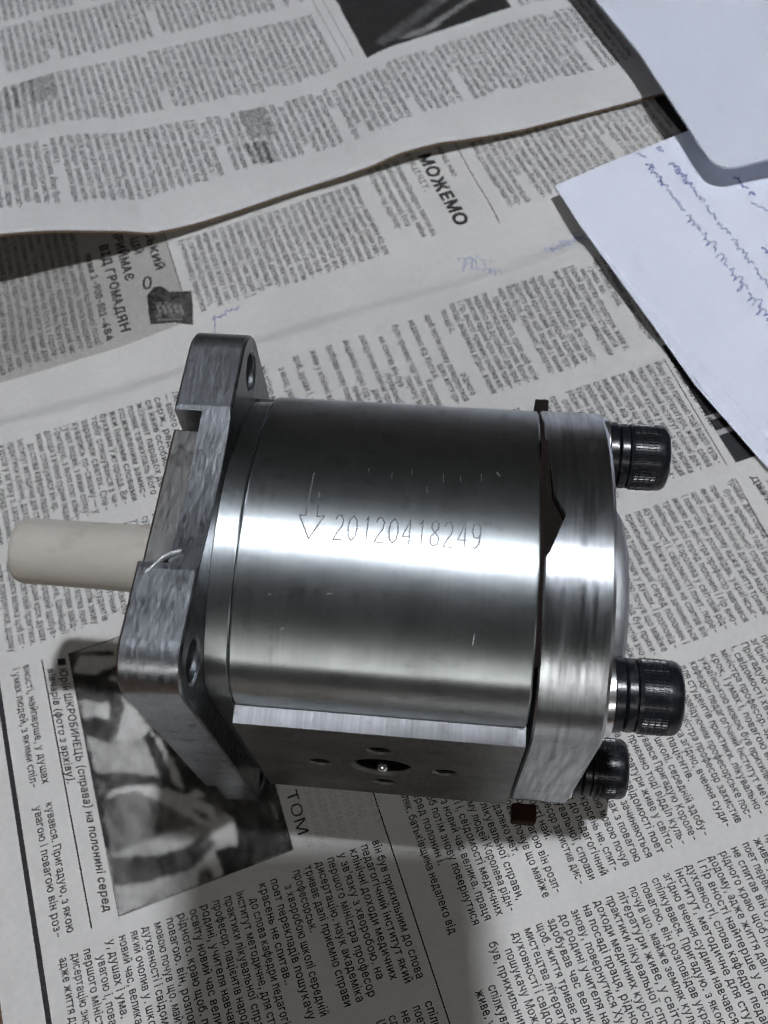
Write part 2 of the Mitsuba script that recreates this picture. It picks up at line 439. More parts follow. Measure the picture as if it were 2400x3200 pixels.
def rule_part(parent, surf, segs, bsdf='ink_bold'):
    for s in segs:
        k = Ink(); k.rule(*s); k.put(f'{parent}__rule', surf, bsdf, 0.07)

rule_part(A, surf_a, [(-102.4, -260, -101.9, 80, 1.5), (-87.5, -141.6, -86.8, -57.6, 0.45), (-1.0, -66, -1.6, 60, 0.4), (119.6, -312, 118.9, -260, 0.4),
                      (146.6, -122, 145.1, -96, 0.35), (148.0, -176, 146.7, -127.6, 0.35), (-9.3, -316, -9.4, -274, 0.35)])

# grey tinted advertisement at the left, reaching under the upper paper
g = Ink(); g.poly([(-113.5, -345), (-9.4, -345), (-9.4, -259.6), (-40, -257.4), (-86, -258.2), (-113.5, -259.5)])
g.put(A + '__tinted_panel', surf_a, 'tint_grey', 0.04)
column(A, surf_a, -46.8, -112, -343, -260.8, 21, pitch=3.38, bsdf='ink', lift=0.09)
def headline(text, p, q_end, cap, bsdf='ink_bold', length=None, q0=None, squeeze=0.82, slant=0.0, bold=True, surf=surf_a, parent=A, lift=0.1, name='headline'):
    k = Ink()
    parts, x = set_line(text, bold=bold, squeeze=squeeze, slant=slant)
    L = length or x * cap
    k.line(text, p, q0 if q0 is not None else q_end - L, cap, length=L, bold=bold, squeeze=squeeze, slant=slant)
    key = k.put(f'{parent}__{name}', surf, bsdf, lift)
    return key
headline('лама 1-900-501-484', -42.6, -261.2, 2.8, length=50, bold=2)
headline('ПРИЙМАЄ', -29.6, -289.8, 3.6, length=31, bold=2)
headline('ВІД ГРОМАДЯН', -36.2, -263.0, 3.6, length=51, bold=2)
headline('ЦІЙ', -23.2, -302.9, 3.1, length=10, bold=2)
headline('СЬКИЙ', -16.9, -290.6, 3.2, length=24, bold=2)
# the printed telephone: body, keypad panel and the handset with its loop of cord
ph = Ink(); ph.poly([(-24.9, -263.0), (-23.0, -277.5), (-19.5, -281.5), (-16.5, -280.5), (-14.0, -275.5), (-5.9, -272.4), (-7.0, -266), (-9.4, -257.2), (-16, -260.8)]); ph.put(A + '__telephone_print', surf_a, 'print_0', 0.1)
ph = Ink(); ph.poly([(-21.2, -273), (-10.5, -268.8), (-12.0, -261.4), (-22.2, -265)]); ph.put(A + '__telephone_keypad', surf_a, 'print_1', 0.13)
ph = Ink()
for a in range(5):
    ph.rule(-20.3 + a * 2.1, -270.6 + a * 0.85, -19.9 + a * 2.1, -266.6 + a * 0.85, 0.8)
ph.rule(-22.0, -264.2, -12.4, -260.9, 0.45)
ph.put(A + '__telephone_keys', surf_a, 'ink_pale', 0.16)
ph = Ink(); tt = np.linspace(0, 2 * np.pi, 30); ph.stroke(np.stack([-21.6 + 1.5 * np.cos(tt) - 0.5 * np.sin(tt), -285.2 + 3.6 * np.sin(tt)], 1), 0.95)
ph.put(A + '__telephone_cord', surf_a, 'ink_bold', 0.14)

# upper articles
column(A, surf_a, 70.6, -7.5, -303.4, -261.6, 31, bsdf='ink_bold', pitch=3.42, q0_of=lambda p, n: -303.6 - max(0, p - 40) * 0.07)
column(A, surf_a, 91.3, 76, -311.5, -268, 32, pitch=3.9, bsdf='ink_bold', q1_of=lambda p, n: (-263.8, -264.5, -272, -271, -271)[min(n, 4)])
headline('ЕНЦІЯІТ.', 97.6, -288.7, 2.6, bsdf='ink', bold=False, length=25)
headline('МОЖЕМО', 102.4, -264.3, 5.3, length=46.5, bold=2)
headline('серед нас', 111.6, -292.4, 2.3, length=22)
column(A, surf_a, 206, 124, -309, -265.8, 33, bsdf='ink_bold', pitch=3.5, q1_of=lambda p, n: -265.8 if p < 150 else -262)
# the row below the crease
column(A, surf_a, 150.2, 83, -227.6, -184.2, 41, pitch=3.28)
column(A, surf_a, 80.6, -20, -226, -184.5, 42, every=(3.2, 3.3), q0_of=lambda p, n: -226 if n % 2 == 0 else -207 + (n * 7 % 9), q1_of=lambda p, n: -184.5 if n % 4 else -198)
column(A, surf_a, -24.2, -112, -227.4, -188.5, 43, pitch=3.4, texts=['Люся. Юрій', '— ваного лірн', 'серж, редагуванн', 'ся явив особистість', 'жізнант парадох де-', 'поляк тапахпаль його', 'поживленим замис-', 'яки іншими словами', 'буквами Ужгорода. Ви-', 'тобіг спишуванся з чи-', 'заразили сваток. Спе-', 'хувались по-своєму — у'])
# row with the cream shaft
column(A, surf_a, 143.8, 2, -175.6, -129.2, 51, pitch=3.4)
headline('• Тема: ЩО ТАКЕ', 149.3, -143, 2.1, bsdf='ink', length=32, slant=0.25)
column(A, surf_a, -1.4, -112, -181, -147.6, 52, bold=0.5, cap=2.4, pitch=3.42, q1_of=lambda p, n: -147.6 if p < -28 else -149)
# the row with the photograph
column(A, surf_a, -93.6, -99, -141.8, -101.8, 53, bold=0.5, cap=2.4, pitch=3.55, texts=['вності, найперше, у душах', 'і умах людей, з якими спіл-'])
column(A, surf_a, -93.6, -99, -96.2, -58.4, 54, bold=0.5, cap=2.4, pitch=3.55, texts=['кувався. Пригадую, з якою', 'увагою і повагою він роз-'])
headline('■ Юрій ШКРОБИНЕЦЬ (справа) на полонині серед', -82.7, -60.4, 2.45, length=80, slant=0.22, name='caption')
headline('вівчарів (фото з архіву).', -86.3, -99.4, 2.3, length=38.6, slant=0.22, name='caption')
PH = [('snow1',3,[(-75.6,-138.6),(-64.2,-134.3),(-64.8,-131.6),(-70.3,-131.2),(-71.8,-130.5),(-76.7,-132.3),(-78.1,-134.7)]),
 ('top',3,[(-76.5,-140.4),(-50,-140.4),(-50,-126),(-64,-131),(-65,-137)]),
 ('snow2',3,[(-70.2,-128.4),(-65.5,-127.6),(-65.6,-123.4),(-63.9,-117.0),(-61.9,-114.7),(-65.5,-116.0),(-66.5,-119.6),(-66.4,-124.2)]),
 ('fig',0,[(-78.0,-132.7),(-71.8,-130.5),(-65.5,-124.8),(-65.4,-120.6),(-65.7,-115.2),(-68.1,-109.7),(-71.6,-106.8),(-74.8,-112.2),(-78.3,-117.8),(-77.2,-129.6)]),
 ('hat',3,[(-74.0,-121.0),(-70.2,-120.5),(-70.1,-117.7),(-71.1,-114.9),(-74.3,-117.4)]),
 ('face',2,[(-78.2,-123.9),(-74.2,-122.2),(-75.1,-117.5),(-78.2,-118.0)]),
 ('snow3',3,[(-65.5,-116.0),(-61.9,-114.7),(-59.3,-107.6),(-61.7,-105.6),(-64.7,-105.4),(-70.5,-107.9),(-68.5,-109.5),(-67.4,-113.1)]),
 ('field',2,[(-78.1,-111.7),(-71.2,-106.9),(-61.8,-105.2),(-60.3,-98.1),(-59.6,-91.9),(-63.7,-94.1),(-70.5,-97.5),(-77.8,-99.7)]),
 ('dstrip',0,[(-61.2,-105.9),(-58.8,-105.0),(-57.5,-99.7),(-56.9,-93.0),(-56.0,-89.3),(-58.1,-89.6),(-59.8,-94.9),(-60.6,-100.8)]),
 ('lstrip',3,[(-59.4,-107.8),(-56.9,-102.1),(-55.9,-99.1),(-56.2,-97.5),(-54.7,-95.2),(-53.5,-85.2),(-55.6,-88.3),(-56.5,-93.7),(-57.2,-100.0),(-58.7,-104.5)]),
 ('band',0,[(-77.9,-99.7),(-66.6,-96.0),(-59.6,-90.1),(-57.9,-88.6),(-63.6,-90.8),(-70.2,-92.8),(-76.2,-91.6),(-78.2,-92.1)]),
 ('coat',1,[(-77.4,-90.7),(-67.1,-89.9),(-57.6,-80.7),(-53.0,-77.7),(-52.5,-74.8),(-62.8,-75.7),(-70.9,-75.5),(-78.1,-75.3)]),
 ('arm',2,[(-78.2,-74.9),(-71.0,-75.1),(-62.9,-75.3),(-52.9,-74.6),(-48.7,-73.4),(-48.5,-67.8),(-51.7,-71.3),(-60.2,-69.6),(-71.7,-71.8)]),
 ('dark2',0,[(-77.9,-74.0),(-64.1,-69.9),(-52.1,-69.5),(-49.0,-67.6),(-50.8,-65.1),(-55.6,-63.7),(-65.5,-63.8),(-73.1,-64.9),(-78.5,-66.7)]),
 ('bottom',2,[(-78.6,-66.4),(-71.3,-64.3),(-55.7,-63.3),(-49.3,-66.4),(-48.7,-58.6),(-78.7,-58.4)]),
 ('wedge',3,[(-52.6,-65.0),(-49.3,-67.2),(-48.2,-59),(-50.6,-59)]),
 ('sleeve',3,[(-76.5,-91.4),(-74.3,-93.0),(-70.2,-92.8),(-64.4,-91.1),(-58.4,-87.8),(-53.5,-84.2),(-50.5,-84.7),(-48.1,-82.2),(-50.7,-81.8),(-47.3,-79.0),(-43.5,-74.8),(-41.5,-72.9),(-42.3,-65.1),(-48.5,-66.1),(-48.7,-73.4),(-51.6,-74.8),(-54.1,-78.1),(-57.5,-81.0),(-62.2,-86.0),(-67.0,-90.3),(-71.8,-91.2)]),
 ('fold',1,[(-52.6,-79.6),(-50.6,-76.2),(-48.4,-75.0),(-49.0,-76.6)]), ('fold2',1,[(-46.6,-78),(-44.9,-76),(-44.6,-74),(-46.1,-76)]),
 ('spot',1,[(-54.8,-61.9),(-51.7,-61.5),(-51.1,-59.0),(-55.2,-58.6)]),
 ('fleck',2,[(-30.5,-73.3),(-29.7,-72.6),(-29.4,-68.5),(-30.0,-68.5)])]
from scipy.ndimage import gaussian_filter
def halftone_print(parent, surf, outline, shapes, cover, base, pitch, soft, grain, seed, label):
    """A coarse newspaper screen: square ink dots whose size follows the tones of the printed picture."""
    g = Polygon(outline); x0, y0, x1, y1 = g.bounds
    step = 0.3
    gx, gy = np.meshgrid(np.arange(x0 - 2, x1 + 2, step), np.arange(y0 - 2, y1 + 2, step), indexing='ij')
    tone = np.full(gx.shape, base, float)
    for nm, lv, pts in shapes:
        wob = 0.7 * (np.stack([meshkit.fbm(np.stack([gx * 0.9, gy * 0.9, gx * 0 + q], -1), 3, q) for q in (1, 2)], -1) - 0.5)
        tone[shapely.contains_xy(Polygon(pts).buffer(0.15), gx + wob[..., 0] * 1.6, gy + wob[..., 1] * 1.6)] = cover[lv]
    tone = gaussian_filter(tone, soft / step)
    streak = meshkit.fbm(np.stack([gx * 0.9, gy * 0.35, gx * 0], -1), 4, seed) - 0.5
    fine = meshkit.fbm(np.stack([gx * 2.6, gy * 2.6, gx * 0 + 9], -1), 2, seed) - 0.5
    patch = meshkit.fbm(np.stack([gx * 0.16, gy * 0.22, gx * 0 + 4], -1), 3, seed) - 0.5
    tone = np.clip(tone + grain * (0.5 * streak + 0.45 * fine + 0.5 * patch), 0.03, 1.0)
    from scipy.interpolate import RegularGridInterpolator
    at = RegularGridInterpolator((gx[:, 0], gy[0]), tone)
    n = int(max(x1 - x0, y1 - y0) * 1.5 / pitch)
    a, b_ = np.meshgrid(np.arange(-n, n), np.arange(-n, n))
    c = np.stack([((a - b_) * 0.7071 * pitch).ravel() + (x0 + x1) / 2, ((a + b_) * 0.7071 * pitch).ravel() + (y0 + y1) / 2], 1)
    c = c[shapely.contains_xy(g.buffer(-0.1), c[:, 0], c[:, 1])]
    r = np.sqrt(at(c)) * pitch * 0.7071
    d = np.array([(1, 0), (0, 1), (-1, 0), (0, -1)], float)
    v = (c[:, None] + r[:, None, None] * d).reshape(-1, 2)
    k = np.arange(len(c))[:, None] * 4
    b = Ink(); b.add(v, np.vstack([k + [0, 1, 2], k + [0, 2, 3]]))
    key = b.put(parent + '__photograph', surf, 'ink_photo', 0.06, kind='stuff')
    tag(key, label)
    b = Ink(); q = list(outline) + [outline[0]]
    for u, w_ in zip(q[:-1], q[1:]):
        b.rule(*u, *w_, 0.25)
    b.put(parent + '__photograph__border', surf, 'ink_bold', 0.05)
OUT = [(-79.0, -140.6), (-27.0, -140.6), (-27.7, -58.6), (-78.9, -58.1)]
halftone_print(A, surf_a, OUT, PH, (0.93, 0.78, 0.40, 0.12), 0.96, 0.44, 0.38, 0.75, 5, 'black and white printed photograph of people in dark coats on snow')
headline('ТОМ', -25.2, -61.4, 3.3, bsdf='ink', bold=False, length=13.5, squeeze=0.9)
column(A, surf_a, -3.2, -24, -73, -56, 61, pitch=3.4, bsdf='ink_ghost', name='show_through')
column(A, surf_a, 144.0, 4, -122.4, -75.2, 62, bold=0.5, cap=2.4, bsdf='ink_soft', pitch=3.42)
headline('Два народи', 151.5, -97, 2.1, bsdf='ink_bold', length=24)
column(A, surf_a, 200, 152, -118, -75.2, 63, bold=0.5, cap=2.4, bsdf='ink_soft', pitch=3.42)
column(A, surf_a, 232, 3.2, -69.6, -22.8, 64, bold=0.5, cap=2.4, bsdf='ink_soft', pitch=3.42)
column(A, surf_a, -5.8, -98, -53, -15.6, 65, bold=0.5, cap=2.4, pitch=3.37)
column(A, surf_a, -5.8, -98, -10, 30, 66, bold=0.5, cap=2.4, pitch=3.37)
column(A, surf_a, 11.2, 4, -8, 30, 67, pitch=3.6, bsdf='ink_bold', bold=True)
column(A, surf_a, 200, 13.4, -17.6, 30, 68, bold=0.5, cap=2.4, bsdf='ink_soft', pitch=3.42)

def scribble(a, b, h, n, seed, w=0.32, drift=0.0):
    """Cursive pen loops from a to b (page coordinates)."""
    r = random.Random(seed)
    a, b = np.array(a, float), np.array(b, float)
    d = (b - a); L = np.linalg.norm(d); d /= L; o = np.array([-d[1], d[0]])
    t = np.linspace(0, 1, n * 14)
    ph = t * n * 2 * np.pi
    amp = h * (0.28 + 0.9 * np.array([r.random() ** 2 for _ in range(n + 2)])[np.floor(t * n).astype(int)])
    x = t * L + 0.30 * h * np.sin(ph * 1.0 + 0.6) * amp / h
    y = amp * 0.5 * np.sin(ph) + 0.18 * h * np.sin(ph * 0.37 + seed) + 0.12 * h * np.sin(ph * 2.3 + 2 * seed)
    return a + x[:, None] * d + (y + drift * t)[:, None] * o

pen = Ink()
pen.stroke(scribble((98, -247), (109, -235), 5.0, 6, 2, 0.25), 0.28)
pen.stroke(scribble((96, -250), (108, -243), 4.0, 4, 5), 0.22)
pen.put(A + '__pen_scribble', surf_a, 'pen_faint', 0.1)
pen = Ink()
pen.stroke(scribble((129, -239), (151, -240.5), 5.5, 9, 3), 0.32); pen.stroke(scribble((131, -238.0), (146, -242), 4.5, 7, 8), 0.25)
pen.put(A + '__pen_scribble', surf_a, 'pen_faint', 0.12)
pen = Ink()
pen.stroke(scribble((-2, -257), (10, -259), 2.6, 5, 4), 0.35); pen.stroke([(-0.8, -257.5), (-1.2, -254.5), (-2.2, -252), (-2.5, -248.5)], 0.3)
pen.put(A + '__pen_scribble', surf_a, 'pen_blue', 0.1)

# ------------------------------------------------------------------ the upper newspaper, folded, its edge raised at the left
B = 'newspaper_001'
put('newspaper', sheet([(-120, 217.5, -638, -305)], surf_b, 0.25, S), 'newsprint_far', smooth=40)
tag(B, 'folded newspaper lying across the top, its wavy fold raised at the left', 'newspaper')
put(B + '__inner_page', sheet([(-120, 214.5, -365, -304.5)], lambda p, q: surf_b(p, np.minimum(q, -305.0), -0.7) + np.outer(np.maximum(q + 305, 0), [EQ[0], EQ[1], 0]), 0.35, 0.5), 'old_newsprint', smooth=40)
tag(B + '__inner_page', 'yellow brown inner page showing along the fold')
column(B, surf_b, 199, -118, -366.5, -329.6, 71, bsdf='ink_bold', pitch=3.5)
column(B, surf_b, 86, -118, -421.5, -376.5, 72, bsdf='ink_bold', pitch=3.5)
column(B, surf_b, 86, -118, -468, -431.5, 73, bsdf='ink_bold', pitch=3.5)
column(B, surf_b, 86, -118, -520, -473, 74, bsdf='ink_bold', pitch=3.5)
column(B, surf_b, 46.5, 36, -366.5, -347, 75, pitch=3.5, bsdf='ink_bold', bold=True, lift=0.12)
column(B, surf_b, 42.5, 32, -345, -330, 76, pitch=3.5, bsdf='ink_bold', bold=True, lift=0.12)
column(B, surf_b, -38, -58, -421.5, -398, 77, pitch=3.9, bsdf='ink_bold', bold=True, lift=0.12)
column(B, surf_b, 209, 200, -400, -331, 78, bsdf='ink_bold', pitch=3.4)
rule_part(B, surf_b, [(92.0, -520, 92.0, -380, 0.4), (96.5, -520, 96.5, -380, 0.4)], 'ink_pale')
PB = [('streak', 1, [(108, -383), (125, -394), (150, -408), (172, -416), (174, -411), (150, -400), (128, -387), (112, -379)]), ('streak2', 2, [(133, -383), (160, -397), (174, -402), (174, -399.5), (150, -388), (138, -381)]),
      ('pale', 3, [(141, -410), (158, -421), (176, -424), (176, -416), (158, -412)]), ('pale2', 2, [(118, -380.5), (130, -384), (140, -380.5), (130, -378.5)])]
halftone_print(B, surf_b, [(103, -470), (176, -470), (176, -377.5), (150, -377), (128, -376.5), (101.5, -375.5)], PB, (1.0, 0.86, 0.62, 0.40), 1.05, 0.6, 1.0, 0.25, 8, 'dark printed photograph cut off by the top of the picture')
column(B, surf_b, 205, 178, -420, -376, 79, bsdf='ink_bold', pitch=3.5)

# ------------------------------------------------------------------ the white papers at the right
def curved_sheet(poly, surf, thick, step):
    v, f = trimesh.creation.triangulate_polygon(poly, engine='earcut')
    v, f = trimesh.remesh.subdivide_to_size(np.column_stack([v, v[:, 0] * 0]), f, step, max_iter=14)
    m = trimesh.Trimesh(v, f); m.merge_vertices(); v, f = np.array(m.vertices), np.array(m.faces)
    e = m.edges[trimesh.grouping.group_rows(m.edges_sorted, require_count=1)]
    top = surf(v[:, 0], v[:, 1]); n = len(v)
    side = np.vstack([np.stack([e[:, 0], e[:, 1], e[:, 1] + n], 1), np.stack([e[:, 0], e[:, 1] + n, e[:, 0] + n], 1)])
    out = trimesh.Trimesh(np.vstack([top, top - [0, 0, thick]]), np.vstack([f, f[:, ::-1] + n, side]), process=False)
    out.fix_normals()
    return out

w2 = Polygon([(143.6, -263.7), (204.2, -272.0), (330, -289), (345, -60), (176, -60), (160.3, -106), (156.9, -125.4), (151.4, -160.3), (148.9, -188.5), (145.6, -217.6), (143.7, -239.3)])
put('sheet_of_paper', curved_sheet(w2, surf_w2, 0.3, 6), 'white_sheet', smooth=25)
tag('sheet_of_paper', 'white sheet with blue handwriting at the right edge, lying over the newspaper', 'paper')
hw = ['pen_blue', 'pen_faint']
def script_line(kind, pts, h, seed, dens):
    ink = Ink(); pts = np.array(pts, float)
    L = np.concatenate([[0], np.cumsum(np.linalg.norm(np.diff(pts, axis=0), axis=1))])
    r = random.Random(seed); s = 0.0
    while s < L[-1] - 1.5:
        w = min(r.uniform(6, 15), L[-1] - s)
        at = lambda u: np.array([np.interp(u, L, pts[:, 0]), np.interp(u, L, pts[:, 1])])
        ink.stroke(scribble(at(s), at(s + w), h * r.uniform(0.5, 1.3), max(2, int(w * dens * 0.8)), r.randrange(99)), 0.32 if s > 14 else 0.5)
        s += w + r.uniform(0.6, 1.8)
    ink.put('sheet_of_paper__handwriting', surf_w2, kind, 0.12)
script_line(hw[0], [(182.4, -261), (183.5, -232), (184.5, -222), (186.6, -200), (189.5, -168)], 3.2, 1, 0.62)
script_line(hw[0], [(191.8, -258.0), (192.0, -246), (193.0, -224), (194.8, -210.0), (196.0, -188.0)], 3.4, 2, 0.62)
script_line(hw[0], [(210.4, -241.5), (212.7, -229.9)], 2.2, 3, 0.6)
script_line(hw[1], [(210.1, -227.1), (216, -216), (222, -190)], 2.6, 4, 0.6)
script_line(hw[1], [(182.3, -268.3), (182.9, -264.5)], 2.0, 5, 0.9)
script_line(hw[1], [(190.8, -268.3), (191.4, -264.8)], 2.0, 6, 0.9)
script_line(hw[0], [(203.2, -206), (204.4, -172)], 2.6, 7, 0.6)

w1 = [(202.6, -560), (202.8, -352), (203.7, -313.8), (200.6, -267), (199.3, -253.0)]
cx, cy, rr = 207.0, -244.6, 8.0
w1 += [(cx - rr * math.cos(a), cy + rr * math.sin(a)) for a in np.linspace(0.1, math.pi / 2, 14)] + [(219.0, -235.7), (345, -222), (345, -560)]
put('notebook', curved_sheet(Polygon(w1), surf_w1, 1.0, 6), 'white_sheet_grey', smooth=25)
tag('notebook', 'blank white booklet with a rounded corner in the upper right corner', 'notebook')

# ------------------------------------------------------------------ the gear pump
G = 'gear_pump'
XB0, XB1 = 5.4, 68.3               # body
XC0, XC1 = 69.3, 84.1              # end cover
ZC = 54.0                          # mid height
ZTOP = 106.4

def profile(W, R1, r2, off=0.0, da=0.5):
    """Cross-section of body and cover: gently arched top and bottom, round shoulders, upright sides."""
    top = ZTOP
    cz = top - R1 + math.sqrt((R1 - r2) ** 2 - (W - r2) ** 2)
    a1 = math.atan2(W - r2, cz - (top - R1))
    a = np.linspace(0, a1, max(3, int(math.degrees(a1) / da)))
    b = np.linspace(a1, math.pi / 2, max(3, int(math.degrees(math.pi / 2 - a1) / (da * 2))))[1:]
    y = np.concatenate([(R1 - off) * np.sin(a), W - r2 + (r2 - off) * np.sin(b)])
    z = np.concatenate([top - R1 + (R1 - off) * np.cos(a), cz + (r2 - off) * np.cos(b)])
    right = np.stack([y, z], 1)
    up = np.vstack([right, np.stack([y, 2 * ZC - z], 1)[::-1]])
    return np.vstack([up, (up * [-1, 1])[::-1][1:-1]])

def prism(pts, x0, x1, c0=0.0, c1=0.0, pf=None):
    """Convex section from x0 to x1 with small edge chamfers."""
    if pf is None:
        cs = m3.CrossSection([np.asarray(pts)[::-1] if Polygon(pts).exterior.is_ccw is False else np.asarray(pts)])
        m = m3.Manifold.extrude(cs, x1 - x0)
        return to_x(m, x0)
    ring = []
    for x, o in ((x0, c0), (x0 + c0, 0), (x1 - c1, 0), (x1, c1)):
        s = pf(o); ring.append(np.column_stack([np.full(len(s), x), s]))
    return m3.Manifold.hull_points(np.vstack(ring))

def to_x(m, x0):
    """(y, z, x) extruded solids to pump axes."""
    return m.transform(np.array([[0, 0, 1, x0], [1, 0, 0, 0], [0, 1, 0, 0]], float))

def cyl_x(x0, x1, y, z, r, r1=None, n=96):
    return to_x(m3.Manifold.cylinder(x1 - x0, r, r if r1 is None else r1, n), x0).translate([0, y, z])

def box(x0, x1, y0, y1, z0, z1):
    return m3.Manifold.cube([x1 - x0, y1 - y0, z1 - z0]).translate([x0, y0, z0])

R_BODY = 56.0
body_pf = lambda o: profile(38.5, R_BODY, 14.5, o)
cover_pf = lambda o: profile(41.2, 52.0, 15.0, o)
body = prism(None, XB0, XB1, 0.35, 0.35, body_pf)
YP, ZPT, ZPB = 42.57, 82.0, 24.8
pads = {}
for s in (-1, 1):
    pad = np.array([(30.0, ZPB - 0.4), (YP - 0.3, ZPB), (YP, ZPB + 0.3), (YP, ZPT - 0.2), (YP - 0.2, ZPT), (37.0, ZPT + 0.7), (30.0, ZPT + 0.7)]) * [s, 1]
    pads[s] = prism(pad if s > 0 else pad[::-1], XB0, XB1) - body
XM, ZP = (XB0 + XB1) / 2, 53.8
def drill_y(x, z, r, depth, chamfer=0.5):
    c = m3.Manifold.cylinder(depth + 1, r, r, 64) + m3.Manifold.cylinder(chamfer + 0.3, r, r + chamfer + 0.3, 64).translate([0, 0, depth - chamfer])
    return c.transform(np.array([[1, 0, 0, x], [0, 0, -1, -YP + depth], [0, 1, 0, z]], float))
holes = drill_y(XM, ZP, 6.8, 26, 0.8)
for a in range(4):
    holes = holes + drill_y(XM + 15 * math.cos(a * math.pi / 2), ZP + 15 * math.sin(a * math.pi / 2), 2.6, 11, 0.5)
body = body - holes
for s in (-1, 1):
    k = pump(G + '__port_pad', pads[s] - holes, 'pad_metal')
tag(G + '__port_pad', 'oil stained port face, its shade put into a darker colour, with one large and four small holes')
def liner(x, z, r, depth):
    c = m3.Manifold.cylinder(depth - 1.0, r + 0.02, r + 0.02, 64) - m3.Manifold.cylinder(depth + 2, r - 0.35, r - 0.35, 64).translate([0, 0, 0.4])
    return c.transform(np.array([[1, 0, 0, x], [0, 0, -1, -YP + depth], [0, 1, 0, z]], float))
def lip(x, z, r, w):
    c = m3.Manifold.cylinder(w, r, r + w, 64) - m3.Manifold.cylinder(w + 0.2, r - 0.25, r + w - 0.05, 64).translate([0, 0, -0.1])
    return c.transform(np.array([[1, 0, 0, x], [0, 0, -1, -YP + w], [0, 1, 0, z]], float))
pump(G + '__port_pad__bore', liner(XM, ZP, 6.8, 12), 'bore_metal')
pump(G + '__port_pad__glint_ball', m3.Manifold.sphere(2.0, 32).scale([0.8, 1, 0.9]).translate([XM - 0.4, -YP + 2.2, ZP - 6.2]), 'bright_metal')  # polished ball added to make the glint in the port
tag(G + '__port_pad__glint_ball', 'bright ball added to stand for the glint inside the port')
for a in range(4):
    pump(numbered(G + '__port_pad__threaded_hole'), liner(XM + 15 * math.cos(a * math.pi / 2), ZP + 15 * math.sin(a * math.pi / 2), 2.6, 7), 'bore_metal')
ledge = prism(np.array([(-YP + 0.05, ZPT - 0.18), (-YP + 0.05, ZPT + 0.12), (-36.5, ZPT + 0.85), (-36.5, ZPT + 0.4)]), XB0 + 0.1, XB1 - 0.1) - body
pump(G + '__ledge', ledge, 'ledge_metal'); tag(G + '__ledge', 'narrow ledge along the top of the port face, the light on it put into a brighter colour')

# stamped into the arched top: an outlined arrow and the serial number, single strokes half a millimetre deep
DIG = {'0': [[(.5, 1), (.15, .82), (.05, .5), (.15, .18), (.5, 0), (.85, .18), (.95, .5), (.85, .82), (.5, 1)]],
       '1': [[(.35, .8), (.6, 1), (.6, 0)]],
       '2': [[(.08, .78), (.25, .97), (.6, 1), (.88, .8), (.8, .55), (.35, .25), (.05, 0), (.95, 0)]],
       '4': [[(.75, 0), (.75, 1), (.05, .3), (.98, .3)]],
       '8': [[(.5, .54), (.16, .7), (.2, .92), (.5, 1), (.8, .92), (.84, .7), (.5, .54), (.1, .35), (.12, .1), (.5, 0), (.88, .1), (.9, .35), (.5, .54)]],
       '9': [[(.92, .62), (.7, .42), (.3, .45), (.08, .68), (.2, .94), (.55, 1), (.85, .9), (.92, .6), (.8, .2), (.45, 0), (.15, .08)]]}
lines, x = [], 25.2
for i, ch in enumerate('20120418249'):
    for st in DIG[ch]:
        lines.append(LineString([(x + px * 2.1 + 0.1 * py, -8.6 + py * 5.6) for px, py in st]))
    x += 2.88
lines += [LineString(q) for q in ([(19.3, 7.4), (19.0, -3.6), (17.6, -3.6), (20.2, -8.8), (23.0, -3.4)], [(23.0, -3.4), (21.4, -3.7), (21.3, -1.0)], [(21.2, 0.2), (21.2, 2.2)])]
ghost = [LineString([(x_, y_), (x_ + 0.15, y_ - h_)]) for x_, y_, h_ in ((31, 9.4, 1.2), (36.2, 8.6, 2.2), (40.4, 9.8, 1.6), (44.0, 5.2, 1.8), (47.3, 9.2, 2.4), (51.0, 8.7, 1.3), (55.4, 9.6, 2.0))]
marks = unary_union([l.buffer(0.15, cap_style=2) for l in lines] + [l.buffer(0.07) for l in ghost])
def z_top(y):
    return ZTOP - R_BODY + np.sqrt(R_BODY ** 2 - np.minimum(y, 40) ** 2)
cuts = m3.Manifold()
for g in getattr(marks, 'geoms', [marks]):
    rings = [np.asarray(g.exterior.segmentize(0.5).coords)[:-1]] + [np.asarray(h.segmentize(0.5).coords)[:-1] for h in g.interiors]
    m = m3.Manifold.extrude(m3.CrossSection(rings, m3.FillRule.EvenOdd), 2.0)
    cuts = cuts + m.warp_batch(lambda v: np.column_stack([v[:, 0], v[:, 1], z_top(v[:, 1]) - 0.5 + v[:, 2]]))
inner = prism(None, XB0 + 0.5, XB1 - 0.5, 0, 0, lambda o: body_pf(0.16))
inlay = cuts ^ inner
body = body - cuts
kb = pump_brushed(G + '__body', body, 'body_metal')
pump(G + '__body__serial_number', inlay ^ box(24, 60, -20, 20, 80, 120), 'groove_dirt'); pump(G + '__body__arrow', inlay ^ box(10, 23.9, -20, 20, 80, 120), 'groove_dirt')
tag(G + '__body__serial_number', 'stamped number 20120418249'); tag(G + '__body__arrow', 'stamped outlined arrow')
tag(kb, 'bright ground metal body stamped with an arrow and a long serial number')

